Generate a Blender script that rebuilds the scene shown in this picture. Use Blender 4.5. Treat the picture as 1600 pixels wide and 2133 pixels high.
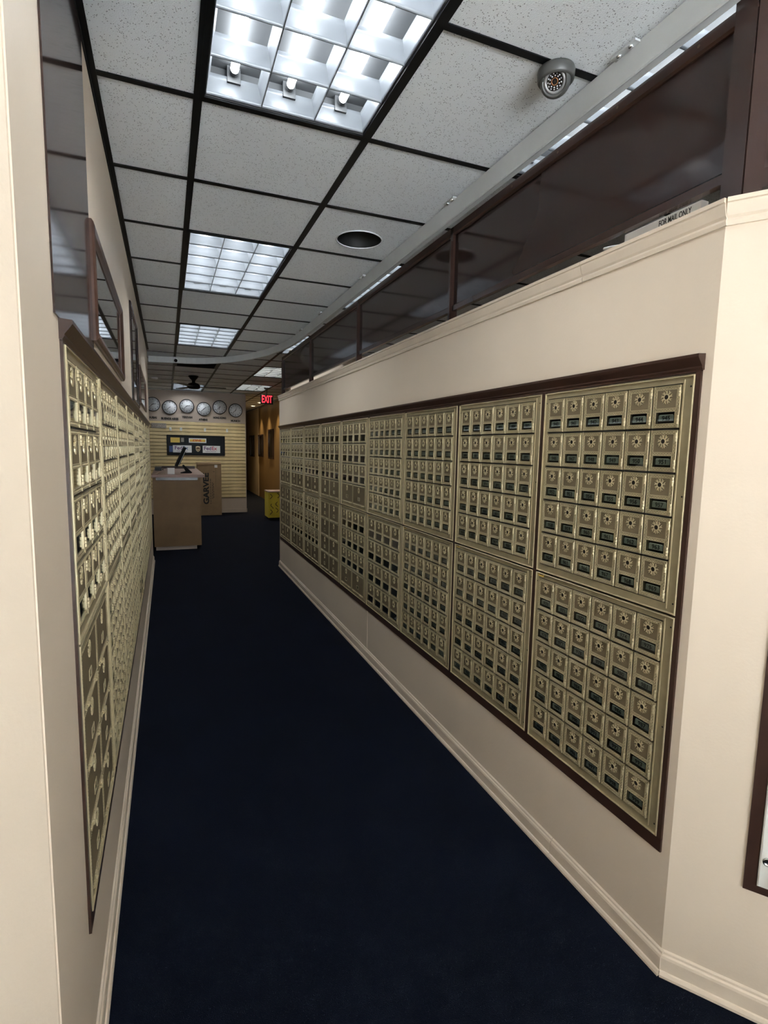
import bpy, math, random
from mathutils import Vector, Matrix
random.seed(7)
PI = math.pi
for o in list(bpy.data.objects):
    bpy.data.objects.remove(o)
SC = bpy.context.scene
COL = SC.collection

# ------------------------------------------------------------------ camera
R_ = Vector((0.92721466, -0.37403987, 0.01916118))
U_ = Vector((0.0259427, 0.11517922, 0.9930059))
F_ = Vector((0.37363077, 0.92023254, -0.11649947))
cd = bpy.data.cameras.new('camera')
cam = bpy.data.objects.new('camera', cd)
COL.objects.link(cam)
cd.sensor_fit = 'VERTICAL'
cd.sensor_height = 36.0
cd.lens = 18.786
cd.clip_start = 0.02
cam.matrix_world = Matrix(((R_.x, U_.x, -F_.x, 0), (R_.y, U_.y, -F_.y, 0), (R_.z, U_.z, -F_.z, 1.505), (0, 0, 0, 1)))
SC.camera = cam

# ------------------------------------------------------------------ world and exposure
W = bpy.data.worlds.new('world')
SC.world = W
W.use_nodes = True
bg = W.node_tree.nodes['Background']
bg.inputs[0].default_value = (0.90, 0.955, 1.0, 1)
bg.inputs[1].default_value = 0.9
sd = bpy.data.lights.new('sun', 'SUN')       # high sun behind the building: falls on the pavement outside only
sd.energy = 45.0; sd.angle = 0.01; sd.color = (0.95, 0.97, 1.0)
so = bpy.data.objects.new('sun', sd); COL.objects.link(so)
so.rotation_euler = (math.radians(-38), 0, 0); so.location = (0, 2, 9)
SC.view_settings.view_transform = 'Standard'
SC.view_settings.look = 'None'
SC.view_settings.exposure = 1.96
SC.view_settings.gamma = 1.0
SC.view_settings.use_curve_mapping = False
TUBE = 10.5            # strength of the fluorescent tubes
DOWN = 26.0            # downlights in the rear passage (W)

# ------------------------------------------------------------------ materials
MATS = {}
def mat(name, col, rough=0.5, metal=0.0, var=0.0, vscale=8.0, bump=0.0, bscale=60.0, spec=0.5, emit=None, estr=0.0, coat=0.0):
    m = bpy.data.materials.new(name)
    m.use_nodes = True
    nt = m.node_tree
    b = nt.nodes['Principled BSDF']
    b.inputs['Base Color'].default_value = (*col, 1)
    b.inputs['Roughness'].default_value = rough
    b.inputs['Metallic'].default_value = metal
    b.inputs['Specular IOR Level'].default_value = spec
    b.inputs['Coat Weight'].default_value = coat
    b.inputs['Coat Roughness'].default_value = 0.08
    tc = nt.nodes.new('ShaderNodeTexCoord')
    if var > 0:
        n = nt.nodes.new('ShaderNodeTexNoise')
        n.inputs['Scale'].default_value = vscale
        n.inputs['Detail'].default_value = 5
        nt.links.new(tc.outputs['Object'], n.inputs['Vector'])
        r = nt.nodes.new('ShaderNodeValToRGB')
        r.color_ramp.elements[0].position = 0.3
        r.color_ramp.elements[1].position = 0.7
        r.color_ramp.elements[0].color = (*[c * (1 - var) for c in col], 1)
        r.color_ramp.elements[1].color = (*[min(1, c * (1 + var)) for c in col], 1)
        nt.links.new(n.outputs['Fac'], r.inputs['Fac'])
        nt.links.new(r.outputs['Color'], b.inputs['Base Color'])
    if bump > 0:
        n2 = nt.nodes.new('ShaderNodeTexNoise')
        n2.inputs['Scale'].default_value = bscale
        n2.inputs['Detail'].default_value = 3
        nt.links.new(tc.outputs['Object'], n2.inputs['Vector'])
        bp = nt.nodes.new('ShaderNodeBump')
        bp.inputs['Strength'].default_value = bump
        bp.inputs['Distance'].default_value = 0.004
        nt.links.new(n2.outputs['Fac'], bp.inputs['Height'])
        nt.links.new(bp.outputs['Normal'], b.inputs['Normal'])
    if emit:
        b.inputs['Emission Color'].default_value = (*emit, 1)
        b.inputs['Emission Strength'].default_value = estr
    MATS[name] = m
    return m

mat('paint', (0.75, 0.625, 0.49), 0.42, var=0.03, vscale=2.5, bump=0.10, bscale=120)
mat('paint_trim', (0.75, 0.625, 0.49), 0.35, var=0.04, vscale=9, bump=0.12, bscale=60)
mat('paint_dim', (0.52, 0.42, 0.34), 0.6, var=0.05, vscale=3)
mat('brown', (0.048, 0.023, 0.016), 0.28, var=0.15, vscale=12, bump=0.05, bscale=80)
mat('brown_panel', (0.040, 0.023, 0.020), 0.10, var=0.05, vscale=3)
mat('brown_board', (0.050, 0.027, 0.022), 0.24, var=0.08, vscale=4)
mat('brass', (0.355, 0.295, 0.175), 0.38, metal=0.35, var=0.10, vscale=25, bump=0.04, bscale=200)
mat('brass_light', (0.58, 0.49, 0.30), 0.32, metal=0.35, var=0.08, vscale=60)
mat('bronze', (0.18, 0.138, 0.078), 0.55, metal=0.2, var=0.07, vscale=40, bump=0.05, bscale=400)
mat('bronze_dark', (0.13, 0.10, 0.06), 0.5, metal=0.3, var=0.1, vscale=50)
mat('lock_dark', (0.055, 0.045, 0.035), 0.35, metal=0.7)
mat('black_hole', (0.004, 0.004, 0.004), 0.6)
mat('cavity', (0.10, 0.10, 0.095), 0.6, var=0.2, vscale=20)  # colour lightened for the storeroom light that the closed backs shut out
mat('tag', (0.20, 0.205, 0.175), 0.35, var=0.12, vscale=60)
mat('tag_edge', (0.55, 0.57, 0.52), 0.3)
mat('ink', (0.006, 0.006, 0.006), 0.5)
mat('black_metal', (0.004, 0.0045, 0.006), 0.45, spec=0.2)
mat('white_metal', (0.82, 0.85, 0.88), 0.30, metal=0.0)
mat('louver', (0.20, 0.213, 0.232), 0.32, metal=0.25)
mat('fixture_grey', (0.075, 0.078, 0.082), 0.45)
mat('tube', (1, 1, 1), 0.4, emit=(0.90, 0.96, 1.0), estr=TUBE)
mat('tube_warm', (1, 1, 1), 0.4, emit=(1.0, 0.96, 0.82), estr=TUBE * 1.35)
mat('downlamp', (1, 1, 1), 0.4, emit=(1.0, 0.82, 0.5), estr=2.0)
mat('track_grey', (0.60, 0.62, 0.62), 0.35, var=0.05, vscale=5)
mat('bolt', (0.75, 0.77, 0.78), 0.2, metal=0.8)
mat('cam_grey', (0.075, 0.075, 0.072), 0.38)
mat('cam_black', (0.012, 0.012, 0.014), 0.2)
mat('cam_ring', (0.30, 0.30, 0.30), 0.3, metal=0.4)
mat('led', (0.75, 0.76, 0.80), 0.2)
mat('copper', (0.60, 0.27, 0.12), 0.25, metal=0.8)
mat('slat', (0.74, 0.58, 0.31), 0.5, var=0.10, vscale=6)
mat('groove', (0.06, 0.045, 0.03), 0.7)
mat('particle_board', (0.24, 0.140, 0.058), 0.55, var=0.12, vscale=5)
mat('counter_pink', (0.36, 0.22, 0.18), 0.4, var=0.08, vscale=6)
mat('cardboard', (0.29, 0.19, 0.105), 0.75, var=0.09, vscale=8)
mat('tape', (0.52, 0.38, 0.24), 0.35)
mat('paper', (0.80, 0.79, 0.77), 0.6)
mat('paper_tan', (0.55, 0.44, 0.36), 0.6)
mat('clock_face', (0.85, 0.86, 0.87), 0.25, var=0.05, vscale=10)
mat('gold_wall', (0.17, 0.11, 0.048), 0.45, var=0.08, vscale=2)
mat('cream_wall', (0.55, 0.47, 0.36), 0.5, var=0.05, vscale=2)
mat('yellow', (0.72, 0.56, 0.05), 0.6, var=0.08, vscale=14, bump=0.5, bscale=14)
mat('pinkish', (0.55, 0.38, 0.30), 0.6)
mat('exit_red', (0.5, 0.02, 0.03), 0.4, emit=(1.0, 0.03, 0.05), estr=0.5)
mat('fedex_purple', (0.11, 0.02, 0.14), 0.5)
mat('fedex_red', (0.45, 0.03, 0.10), 0.5)
mat('sign_white', (0.80, 0.80, 0.80), 0.4)
mat('sign_yellow', (0.80, 0.55, 0.10), 0.4)
mat('sign_red', (0.60, 0.04, 0.03), 0.4)
mat('ups_brown', (0.10, 0.05, 0.02), 0.4)
mat('ups_gold', (0.75, 0.62, 0.38), 0.4)
mat('blue', (0.05, 0.09, 0.25), 0.4)
mat('dark_interior', (0.006, 0.007, 0.010), 0.3, spec=0.15)  # near-black opaque sheet standing in for the dark interior behind the window
mat('monitor_black', (0.006, 0.006, 0.007), 0.55, spec=0.15)
mat('mirror', (0.80, 0.82, 0.82), 0.02, metal=1.0)
mat('wood_frame', (0.075, 0.036, 0.024), 0.3, var=0.25, vscale=20)
mat('dark_frame', (0.022, 0.012, 0.011), 0.25)
mat('picture', (0.025, 0.022, 0.02), 0.15, var=0.6, vscale=3)
mat('picture_pale', (0.16, 0.17, 0.18), 0.2, var=0.6, vscale=2.5)
mat('carved_grey', (0.30, 0.27, 0.23), 0.6, var=0.2, vscale=12)
mat('lace', (0.88, 0.86, 0.82), 0.8)
mat('white_plate', (0.80, 0.79, 0.72), 0.4, var=0.03, vscale=6)
mat('chrome', (0.55, 0.56, 0.56), 0.18, metal=1.0)
mat('pavement', (0.55, 0.56, 0.57), 0.85, var=0.1, vscale=2)
mat('alu', (0.35, 0.35, 0.36), 0.35, metal=0.6)

def carpet_mat():
    m = bpy.data.materials.new('carpet'); m.use_nodes = True
    nt = m.node_tree; b = nt.nodes['Principled BSDF']
    tc = nt.nodes.new('ShaderNodeTexCoord')
    n = nt.nodes.new('ShaderNodeTexNoise'); n.inputs['Scale'].default_value = 420; n.inputs['Detail'].default_value = 2
    n3 = nt.nodes.new('ShaderNodeTexNoise'); n3.inputs['Scale'].default_value = 3; n3.inputs['Detail'].default_value = 4
    r = nt.nodes.new('ShaderNodeValToRGB')
    r.color_ramp.elements[0].position = 0.3; r.color_ramp.elements[0].color = (0.0026, 0.0043, 0.0110, 1)
    r.color_ramp.elements[1].position = 0.75; r.color_ramp.elements[1].color = (0.0088, 0.0134, 0.030, 1)
    mx = nt.nodes.new('ShaderNodeMix'); mx.data_type = 'RGBA'; mx.blend_type = 'MULTIPLY'
    mx.inputs[0].default_value = 0.5
    nt.links.new(tc.outputs['Object'], n.inputs['Vector']); nt.links.new(tc.outputs['Object'], n3.inputs['Vector'])
    nt.links.new(n.outputs['Fac'], r.inputs['Fac'])
    nt.links.new(r.outputs['Color'], mx.inputs[6]); nt.links.new(n3.outputs['Fac'], mx.inputs[7])
    nt.links.new(mx.outputs[2], b.inputs['Base Color'])
    b.inputs['Roughness'].default_value = 0.95
    b.inputs['Specular IOR Level'].default_value = 0.1
    bp = nt.nodes.new('ShaderNodeBump'); bp.inputs['Strength'].default_value = 0.7; bp.inputs['Distance'].default_value = 0.004
    nt.links.new(n.outputs['Fac'], bp.inputs['Height']); nt.links.new(bp.outputs['Normal'], b.inputs['Normal'])
    MATS['carpet'] = m
carpet_mat()

def tile_mat():
    m = bpy.data.materials.new('ceiling_tile'); m.use_nodes = True
    nt = m.node_tree; b = nt.nodes['Principled BSDF']
    g = nt.nodes.new('ShaderNodeNewGeometry')
    v = nt.nodes.new('ShaderNodeTexVoronoi'); v.inputs['Scale'].default_value = 150; v.inputs['Randomness'].default_value = 1.0
    n = nt.nodes.new('ShaderNodeTexNoise'); n.inputs['Scale'].default_value = 60; n.inputs['Detail'].default_value = 4
    n2 = nt.nodes.new('ShaderNodeTexNoise'); n2.inputs['Scale'].default_value = 260; n2.inputs['Detail'].default_value = 2
    for t in (v, n, n2):
        nt.links.new(g.outputs['Position'], t.inputs['Vector'])
    # small pits: near a voronoi point, and only where the coarse noise is high
    a = nt.nodes.new('ShaderNodeMath'); a.operation = 'LESS_THAN'; a.inputs[1].default_value = 0.26
    nt.links.new(v.outputs['Distance'], a.inputs[0])
    c = nt.nodes.new('ShaderNodeMath'); c.operation = 'GREATER_THAN'; c.inputs[1].default_value = 0.50
    nt.links.new(n.outputs['Fac'], c.inputs[0])
    d = nt.nodes.new('ShaderNodeMath'); d.operation = 'MULTIPLY'
    nt.links.new(a.outputs[0], d.inputs[0]); nt.links.new(c.outputs[0], d.inputs[1])
    mx = nt.nodes.new('ShaderNodeMix'); mx.data_type = 'RGBA'
    mx.inputs[6].default_value = (0.86, 0.895, 0.92, 1); mx.inputs[7].default_value = (0.30, 0.315, 0.33, 1)
    nt.links.new(d.outputs[0], mx.inputs[0]); nt.links.new(mx.outputs[2], b.inputs['Base Color'])
    b.inputs['Roughness'].default_value = 0.7
    s = nt.nodes.new('ShaderNodeMath'); s.operation = 'SUBTRACT'
    nt.links.new(n2.outputs['Fac'], s.inputs[0]); nt.links.new(d.outputs[0], s.inputs[1])
    bp = nt.nodes.new('ShaderNodeBump'); bp.inputs['Strength'].default_value = 0.55; bp.inputs['Distance'].default_value = 0.003
    nt.links.new(s.outputs[0], bp.inputs['Height']); nt.links.new(bp.outputs['Normal'], b.inputs['Normal'])
    MATS['ceiling_tile'] = m
tile_mat()

def glass_mat(name, tint, fac):
    m = bpy.data.materials.new(name); m.use_nodes = True
    nt = m.node_tree; nt.nodes.remove(nt.nodes['Principled BSDF'])
    out = nt.nodes['Material Output']
    t = nt.nodes.new('ShaderNodeBsdfTransparent'); t.inputs[0].default_value = (*tint, 1)
    gl = nt.nodes.new('ShaderNodeBsdfGlossy'); gl.inputs['Roughness'].default_value = 0.03
    lw_ = nt.nodes.new('ShaderNodeLayerWeight'); lw_.inputs['Blend'].default_value = 0.5
    pw_ = nt.nodes.new('ShaderNodeMath'); pw_.operation = 'POWER'; pw_.inputs[1].default_value = 4.0
    fr = nt.nodes.new('ShaderNodeMath'); fr.operation = 'MULTIPLY_ADD'; fr.inputs[1].default_value = 0.9; fr.inputs[2].default_value = fac
    nt.links.new(lw_.outputs['Facing'], pw_.inputs[0]); nt.links.new(pw_.outputs[0], fr.inputs[0])
    mx = nt.nodes.new('ShaderNodeMixShader')
    nt.links.new(fr.outputs[0], mx.inputs[0]); nt.links.new(t.outputs[0], mx.inputs[1]); nt.links.new(gl.outputs[0], mx.inputs[2])
    nt.links.new(mx.outputs[0], out.inputs[0])
    MATS[name] = m
glass_mat('pane', (0.86, 0.90, 0.88), 0.05)
glass_mat('window_glass', (0.97, 0.985, 0.985), 0.03)

# ------------------------------------------------------------------ mesh building
class MB:
    def __init__(s):
        s.v = []; s.f = []; s.m = []; s.sm = []
    def add(s, vs, fs, m=0, smooth=False):
        o = len(s.v)
        s.v += [tuple(p) for p in vs]
        for f in fs:
            s.f.append(tuple(i + o for i in f)); s.m.append(m); s.sm.append(smooth)
        return s
    def box(s, x0, y0, z0, x1, y1, z1, m=0):
        if x0 > x1: x0, x1 = x1, x0
        if y0 > y1: y0, y1 = y1, y0
        if z0 > z1: z0, z1 = z1, z0
        vs = [(x0, y0, z0), (x1, y0, z0), (x1, y1, z0), (x0, y1, z0), (x0, y0, z1), (x1, y0, z1), (x1, y1, z1), (x0, y1, z1)]
        return s.add(vs, [(3, 2, 1, 0), (4, 5, 6, 7), (0, 1, 5, 4), (1, 2, 6, 5), (2, 3, 7, 6), (3, 0, 4, 7)], m)
    def plate(s, x0, z0, x1, z1, yb, yf, c, m=0):
        # slab on a wall: back at yb, chamfered front at yf (yf < yb faces the viewer)
        vs = [(x0, yb, z0), (x1, yb, z0), (x1, yb, z1), (x0, yb, z1)]
        ym = yf + c
        vs += [(x0, ym, z0), (x1, ym, z0), (x1, ym, z1), (x0, ym, z1)]
        vs += [(x0 + c, yf, z0 + c), (x1 - c, yf, z0 + c), (x1 - c, yf, z1 - c), (x0 + c, yf, z1 - c)]
        fs = [(3, 2, 1, 0), (8, 9, 10, 11)]
        for a in (0, 4):
            for i in range(4):
                j = (i + 1) % 4
                fs.append((a + i, a + j, a + 4 + j, a + 4 + i))
        return s.add(vs, fs, m)
    def cyl(s, p0, p1, r0, r1=None, n=12, m=0, caps=True, smooth=True):
        if r1 is None: r1 = r0
        p0 = Vector(p0); p1 = Vector(p1); d = (p1 - p0).normalized()
        a = d.orthogonal().normalized(); b = d.cross(a)
        vs = []
        for p, r in ((p0, r0), (p1, r1)):
            for i in range(n):
                t = 2 * PI * i / n
                vs.append(p + a * (r * math.cos(t)) + b * (r * math.sin(t)))
        s.add(vs, [(i, (i + 1) % n, n + (i + 1) % n, n + i) for i in range(n)], m, smooth)
        if caps:
            s.add(vs[:n], [tuple(range(n - 1, -1, -1))], m); s.add(vs[n:], [tuple(range(n))], m)
        return s
    def lathe(s, c, axis, prof, n=24, m=0, smooth=True):
        # prof: (radius, distance along axis)
        c = Vector(c); d = Vector(axis).normalized(); a = d.orthogonal().normalized(); b = d.cross(a)
        vs = []
        for r, h in prof:
            for i in range(n):
                t = 2 * PI * i / n
                vs.append(c + d * h + a * (r * math.cos(t)) + b * (r * math.sin(t)))
        fs = []
        for k in range(len(prof) - 1):
            for i in range(n):
                j = (i + 1) % n
                fs.append((k * n + i, k * n + j, (k + 1) * n + j, (k + 1) * n + i))
        return s.add(vs, fs, m, smooth)
    def tube(s, pts, r, n=8, m=0):
        pts = [Vector(p) for p in pts]
        vs = []
        for k, p in enumerate(pts):
            d = (pts[min(k + 1, len(pts) - 1)] - pts[max(k - 1, 0)]).normalized()
            a = d.orthogonal().normalized() if k == 0 else (a - d * a.dot(d)).normalized()
            b = d.cross(a)
            for i in range(n):
                t = 2 * PI * i / n
                vs.append(p + a * (r * math.cos(t)) + b * (r * math.sin(t)))
        fs = []
        for k in range(len(pts) - 1):
            for i in range(n):
                j = (i + 1) % n
                fs.append((k * n + i, k * n + j, (k + 1) * n + j, (k + 1) * n + i))
        fs.append(tuple(range(n - 1, -1, -1))); fs.append(tuple((len(pts) - 1) * n + i for i in range(n)))
        return s.add(vs, fs, m, True)
    def prism(s, poly, axis, a0, a1, m=0, smooth=False):
        # poly: 2D points in the two other axes (order x,y,z without axis); extruded from a0 to a1 along axis
        n = len(poly)
        def P(p, a):
            return {'x': (a, p[0], p[1]), 'y': (p[0], a, p[1]), 'z': (p[0], p[1], a)}[axis]
        vs = [P(p, a0) for p in poly] + [P(p, a1) for p in poly]
        s.add(vs, [(i, (i + 1) % n, n + (i + 1) % n, n + i) for i in range(n)], m, smooth)
        return s.add(vs, [tuple(range(n - 1, -1, -1)), tuple(n + i for i in range(n))], m)
    def xform(s, M):
        s.v = [tuple(M @ Vector(p)) for p in s.v]
        return s
    def merge(s, o, mo=0, off=(0, 0, 0)):
        k = len(s.v)
        s.v += [(p[0] + off[0], p[1] + off[1], p[2] + off[2]) for p in o.v]
        for f, m, sm in zip(o.f, o.m, o.sm):
            s.f.append(tuple(i + k for i in f)); s.m.append(m + mo); s.sm.append(sm)
        return s
    def mesh(s, name, mats):
        me = bpy.data.meshes.new(name)
        me.from_pydata(s.v, [], s.f)
        for m in mats:
            me.materials.append(MATS[m])
        me.polygons.foreach_set('material_index', s.m)
        me.polygons.foreach_set('use_smooth', s.sm)
        import bmesh
        bm = bmesh.new(); bm.from_mesh(me)
        bmesh.ops.recalc_face_normals(bm, faces=bm.faces)
        bm.to_mesh(me); bm.free()
        me.update()
        return me

def put(name, me, parent=None, loc=(0, 0, 0), rz=0.0):
    o = bpy.data.objects.new(name, me)
    COL.objects.link(o)
    o.location = loc
    if rz: o.rotation_euler = (0, 0, rz)
    if parent is not None: o.parent = parent
    return o
def build(name, mb, mats, parent=None, loc=(0, 0, 0), rz=0.0):
    if isinstance(mats, str): mats = [mats]
    return put(name, mb.mesh(name, mats), parent, loc, rz)
def tag(o, label, cat, group=None):
    o['label'] = label; o['category'] = cat
    if group: o['group'] = group
    return o
def thing(name, label, cat, loc=(0, 0, 0), rz=0.0, group=None):
    return tag(put(name, None, None, loc, rz), label, cat, group)
def struct(o):
    o['kind'] = 'structure'
    return o
def text_mb(body, size, m=0, weight=0.0, depth=0.0006, shear=0.0, width=None, spacing=1.0):
    # flat lettering: x to the right, z up, facing -y, centred at the origin
    cu = bpy.data.curves.new('lettering', 'FONT')
    cu.body = body; cu.size = size; cu.align_x = 'CENTER'; cu.align_y = 'CENTER'
    cu.offset = weight; cu.extrude = depth / 2; cu.shear = shear; cu.space_character = spacing
    cu.resolution_u = 3
    ob = bpy.data.objects.new('lettering', cu); COL.objects.link(ob)
    dg = bpy.context.evaluated_depsgraph_get()
    me = bpy.data.meshes.new_from_object(ob.evaluated_get(dg))
    mb = MB()
    xs = [v.co.x for v in me.vertices]
    k = 1.0
    if width and xs: k = width / (max(xs) - min(xs))
    mb.add([(v.co.x * k, -v.co.z, v.co.y) for v in me.vertices], [tuple(p.vertices) for p in me.polygons], m)
    bpy.data.objects.remove(ob); bpy.data.curves.remove(cu); bpy.data.meshes.remove(me)
    return mb

# ------------------------------------------------------------------ dimensions
XR, XL = 1.30, -0.20
ZC = 2.686
GX, GY, G = 0.129, 1.468, 0.61          # ceiling grid
YA = 0.985                              # where the passage begins
AD = Vector((0.157, -0.214)).normalized()   # direction of the angled entry wall
AROT = math.atan2(AD.y, AD.x)
YBACK = 12.6

# ------------------------------------------------------------------ floor and ceiling
struct(build('floor', MB().box(-1.7, -3.0, -0.05, 3.7, 20.2, 0), 'carpet'))
ceil = struct(build('ceiling', MB().box(-1.7, -3.1, 2.80, 3.7, 20.2, 2.86), 'ceiling_tile'))

fixture_cells = {}
FIX = [(1, -1, 'a'), (1, 3, 'a'), (1, 7, 'a'), (2 + 1, -1, 'b'), (3, 3, 'b'), (3, 7, 'b'), (3, 11, 'b'), (3, 15, 'b'), (1, 16, 'c')]
# column c spans GX + (c-1)*G .. + G ; row k spans GY + k*G .. + G
occupied = set()
for c, k, t in FIX:
    occupied.add((c, k)); occupied.add((c, k + 1))
VENT = (1, 11)
occupied.add(VENT)
HOLE = (2, 2)
tile_me = MB().box(-0.296, -0.296, 0.0, 0.296, 0.296, 0.014).mesh('ceiling_tile', ['ceiling_tile'])
for c in range(-2, 6):
    for k in range(-7, 31):
        if (c, k) in occupied or (c, k) == HOLE: continue
        if c <= -1 and not (9 <= k <= 18): continue
        if k >= 19 and c < 3: continue
        x = GX + (c - 0.5) * G; y = GY + (k + 0.5) * G
        put('ceiling_tile', tile_me, ceil, (x, y, ZC + 0.002))
# the tile with the round opening
hx, hy, hr = 1.046, 3.03, 0.128
mb = MB()
x0, y0 = GX + (HOLE[0] - 0.5) * G, GY + (HOLE[1] + 0.5) * G
n = 32
vs = []
for i in range(n):
    t = 2 * PI * i / n
    c_, s_ = math.cos(t), math.sin(t)
    k = 0.296 / max(abs(c_), abs(s_))
    vs.append((x0 + c_ * k, y0 + s_ * k, ZC + 0.002))
for i in range(n):
    t = 2 * PI * i / n
    vs.append((hx + hr * math.cos(t), hy + hr * math.sin(t), ZC + 0.002))
for i in range(n):
    vs.append((vs[n + i][0], vs[n + i][1], ZC + 0.016))
mb.add(vs, [(i, (i + 1) % n, n + (i + 1) % n, n + i) for i in range(n)] + [(n + i, n + (i + 1) % n, 2 * n + (i + 1) % n, 2 * n + i) for i in range(n)])
build('ceiling_tile', mb, 'ceiling_tile', ceil)
# black T-bars
bw = 0.0145
for c in range(-3, 6):
    x = GX + c * G
    if c < -1: a, b = 7.45, YBACK
    elif c == -1: a, b = 7.45, YBACK
    else: a, b = -3.0, (20.0 if c >= 3 else YBACK)
    mb = MB()
    mb.box(x - bw, a, ZC - 0.004, x + bw, b, ZC + 0.001)
    mb.box(x - 0.003, a, ZC + 0.001, x + 0.003, b, ZC + 0.04)
    build('grid_bar', mb, 'black_metal', ceil)
for k in range(-7, 31):
    y = GY + k * G
    segs = []
    xa = -1.5 if k >= 10 else XL
    xb = 3.6 if k < 9 else 2.6
    if k >= 19: xa = 1.68
    # leave out the bar where a fixture crosses the row line
    cuts = [(GX + (c - 1) * G, GX + c * G) for c, kk, t in FIX if kk + 1 == k]
    cur = xa
    for p, q_ in sorted(cuts):
        if p > cur: segs.append((cur, p))
        cur = q_
    segs.append((cur, xb))
    for p, q_ in segs:
        build('cross_bar', MB().box(p, y - 0.0125, ZC - 0.003, q_, y + 0.0125, ZC + 0.0005), 'black_metal', ceil)
build('wall_angle', MB().box(XL, YA, ZC - 0.006, XL + 0.022, 7.45, ZC - 0.0035).box(XL, YA, ZC - 0.024, XL + 0.004, 7.45, ZC - 0.006), 'black_metal', ceil)

# ------------------------------------------------------------------ walls
# right wall with the opening for the mailbox bank
OP_R = (1.012, 6.655, 0.362, 1.762)
mb = MB()
mb.box(XR, YA, 0, XR + 0.12, 6.70, OP_R[2])
mb.box(XR, YA, OP_R[3], XR + 0.12, 6.70, 2.129)
mb.box(XR, YA, OP_R[2], XR + 0.12, OP_R[0], OP_R[3])
mb.box(XR, OP_R[1], OP_R[2], XR + 0.12, 6.70, OP_R[3])
struct(build('wall_right', mb, 'paint'))
# fine vertical joint lines in the lower right wall: a thin batten
struct(build('trim_8', MB().box(XR - 0.002, 3.475, 0.08, XR, 3.483, OP_R[2]), 'paint_trim'))
mprof = [(0, -0.062), (-0.006, -0.062), (-0.008, -0.052), (-0.006, -0.046), (-0.010, -0.040), (-0.016, -0.018), (-0.016, -0.012), (-0.020, -0.010), (-0.020, 0.0), (0.12, 0.004), (0.12, 0.0), (0, -0.002)]
tr = struct(put('trim_1', None, None, (XR, 0, 2.132)))
for a, b in ((YA - 0.006, 1.475), (1.477, 4.25), (4.252, 6.712)):
    build('molding', MB().prism(mprof, 'y', a, b), 'paint_trim', tr)
bprof = [(0, 0), (-0.020, 0), (-0.020, 0.008), (-0.016, 0.016), (-0.012, 0.018), (-0.012, 0.055), (-0.010, 0.062), (-0.006, 0.066), (-0.005, 0.072), (0, 0.076)]
bb = struct(put('baseboard_right', None, None, (XR, 0, 0)))
for a, b in ((YA - 0.008, 1.46), (1.462, 3.95), (3.952, 6.705)):
    build('board', MB().prism(bprof, 'y', a, b), 'paint_trim', bb)
# storeroom behind the right wall and rear rooms
struct(build('wall_storeroom', MB().box(3.6, -0.2, 0, 3.7, 6.75, 2.80).box(XR + 0.12, 6.60, 0, 3.6, 6.70, 2.68).box(2.07, -0.2, 0, 3.6, -0.07, 2.80), 'paint'))
# angled entry wall on the right (local x runs along the wall)
AL = 1.3
aw = struct(put('wall_front_right', None, None, (XR, YA, 0), AROT))
build('plaster', MB().box(0, 0, 0, AL, 0.12, 2.129), 'paint', aw)
build('molding', MB().prism([(p[0] if p[0] < 0 else p[0], p[1]) for p in mprof], 'x', 0.0, AL).xform(Matrix.Translation((0, 0, 2.132))), 'paint_trim', aw)
build('baseboard', MB().prism(bprof, 'x', 0.0, AL), 'paint_trim', aw)
struct(build('wall_entry_right', MB().box(2.07, -3.0, 0, 2.19, -0.06, 2.80), 'paint'))
# left wall
OP_L = (1.305, 6.975, 0.375, 1.752)
mb = MB()
mb.box(XL - 0.12, YA, 0, XL, 7.45, OP_L[2])
mb.box(XL - 0.12, YA, OP_L[3], XL, 7.45, 2.679)
mb.box(XL - 0.12, YA, OP_L[2], XL, OP_L[0], OP_L[3])
mb.box(XL - 0.12, OP_L[1], OP_L[2], XL, 7.45, OP_L[3])
struct(build('wall_left', mb, 'paint'))
struct(build('baseboard_left', MB().prism([(-p[0], p[1]) for p in bprof], 'y', YA, 7.455).xform(Matrix.Translation((XL, 0, 0))), 'paint_trim'))
LROT = math.atan2(-AD.y, AD.x)            # local x runs towards the corner
lw = struct(put('wall_front_left', None, None, (XL - AL * AD.x, YA + AL * AD.y, 0), LROT))
mb = MB().prism([(0, 0), (AL - 0.006, 0), (AL - 0.0015, 0.002), (AL, 0.006), (AL, 0.10), (0, 0.12)], 'z', 0, 2.679)
build('plaster', mb, 'paint', lw)
build('baseboard', MB().prism(bprof, 'x', 0, AL), 'paint_trim', lw)
struct(build('wall_entry_left', MB().box(-1.09, -3.0, 0, -0.97, -0.06, 2.80), 'paint'))
# rear room
wb = struct(put('wall_back', None, None, (0, YBACK, 0)))
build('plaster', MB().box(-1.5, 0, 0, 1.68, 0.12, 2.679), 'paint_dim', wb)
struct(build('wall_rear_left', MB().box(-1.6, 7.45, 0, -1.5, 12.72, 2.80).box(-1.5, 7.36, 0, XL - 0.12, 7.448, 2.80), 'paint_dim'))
struct(build('wall_passage_left', MB().box(1.58, 12.72, 0, 1.68, 20, 2.679), 'cream_wall'))
struct(build('wall_rear_right', MB().box(2.6, 6.70, 0, 2.7, 16.65, 2.679), 'gold_wall'))
struct(build('wall_passage_right', MB().box(2.59, 16.65, 0, 2.7, 20, 2.679), 'cream_wall'))
struct(build('wall_passage_end', MB().box(1.58, 20, 0, 2.7, 20.1, 2.80), 'gold_wall'))
struct(build('baseboard_back', MB().box(-1.5, YBACK - 0.014, 0, 1.69, YBACK - 0.001, 0.08).box(1.68, YBACK - 0.014, 0, 1.694, YBACK + 0.12, 0.08), 'paint_dim'))
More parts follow.
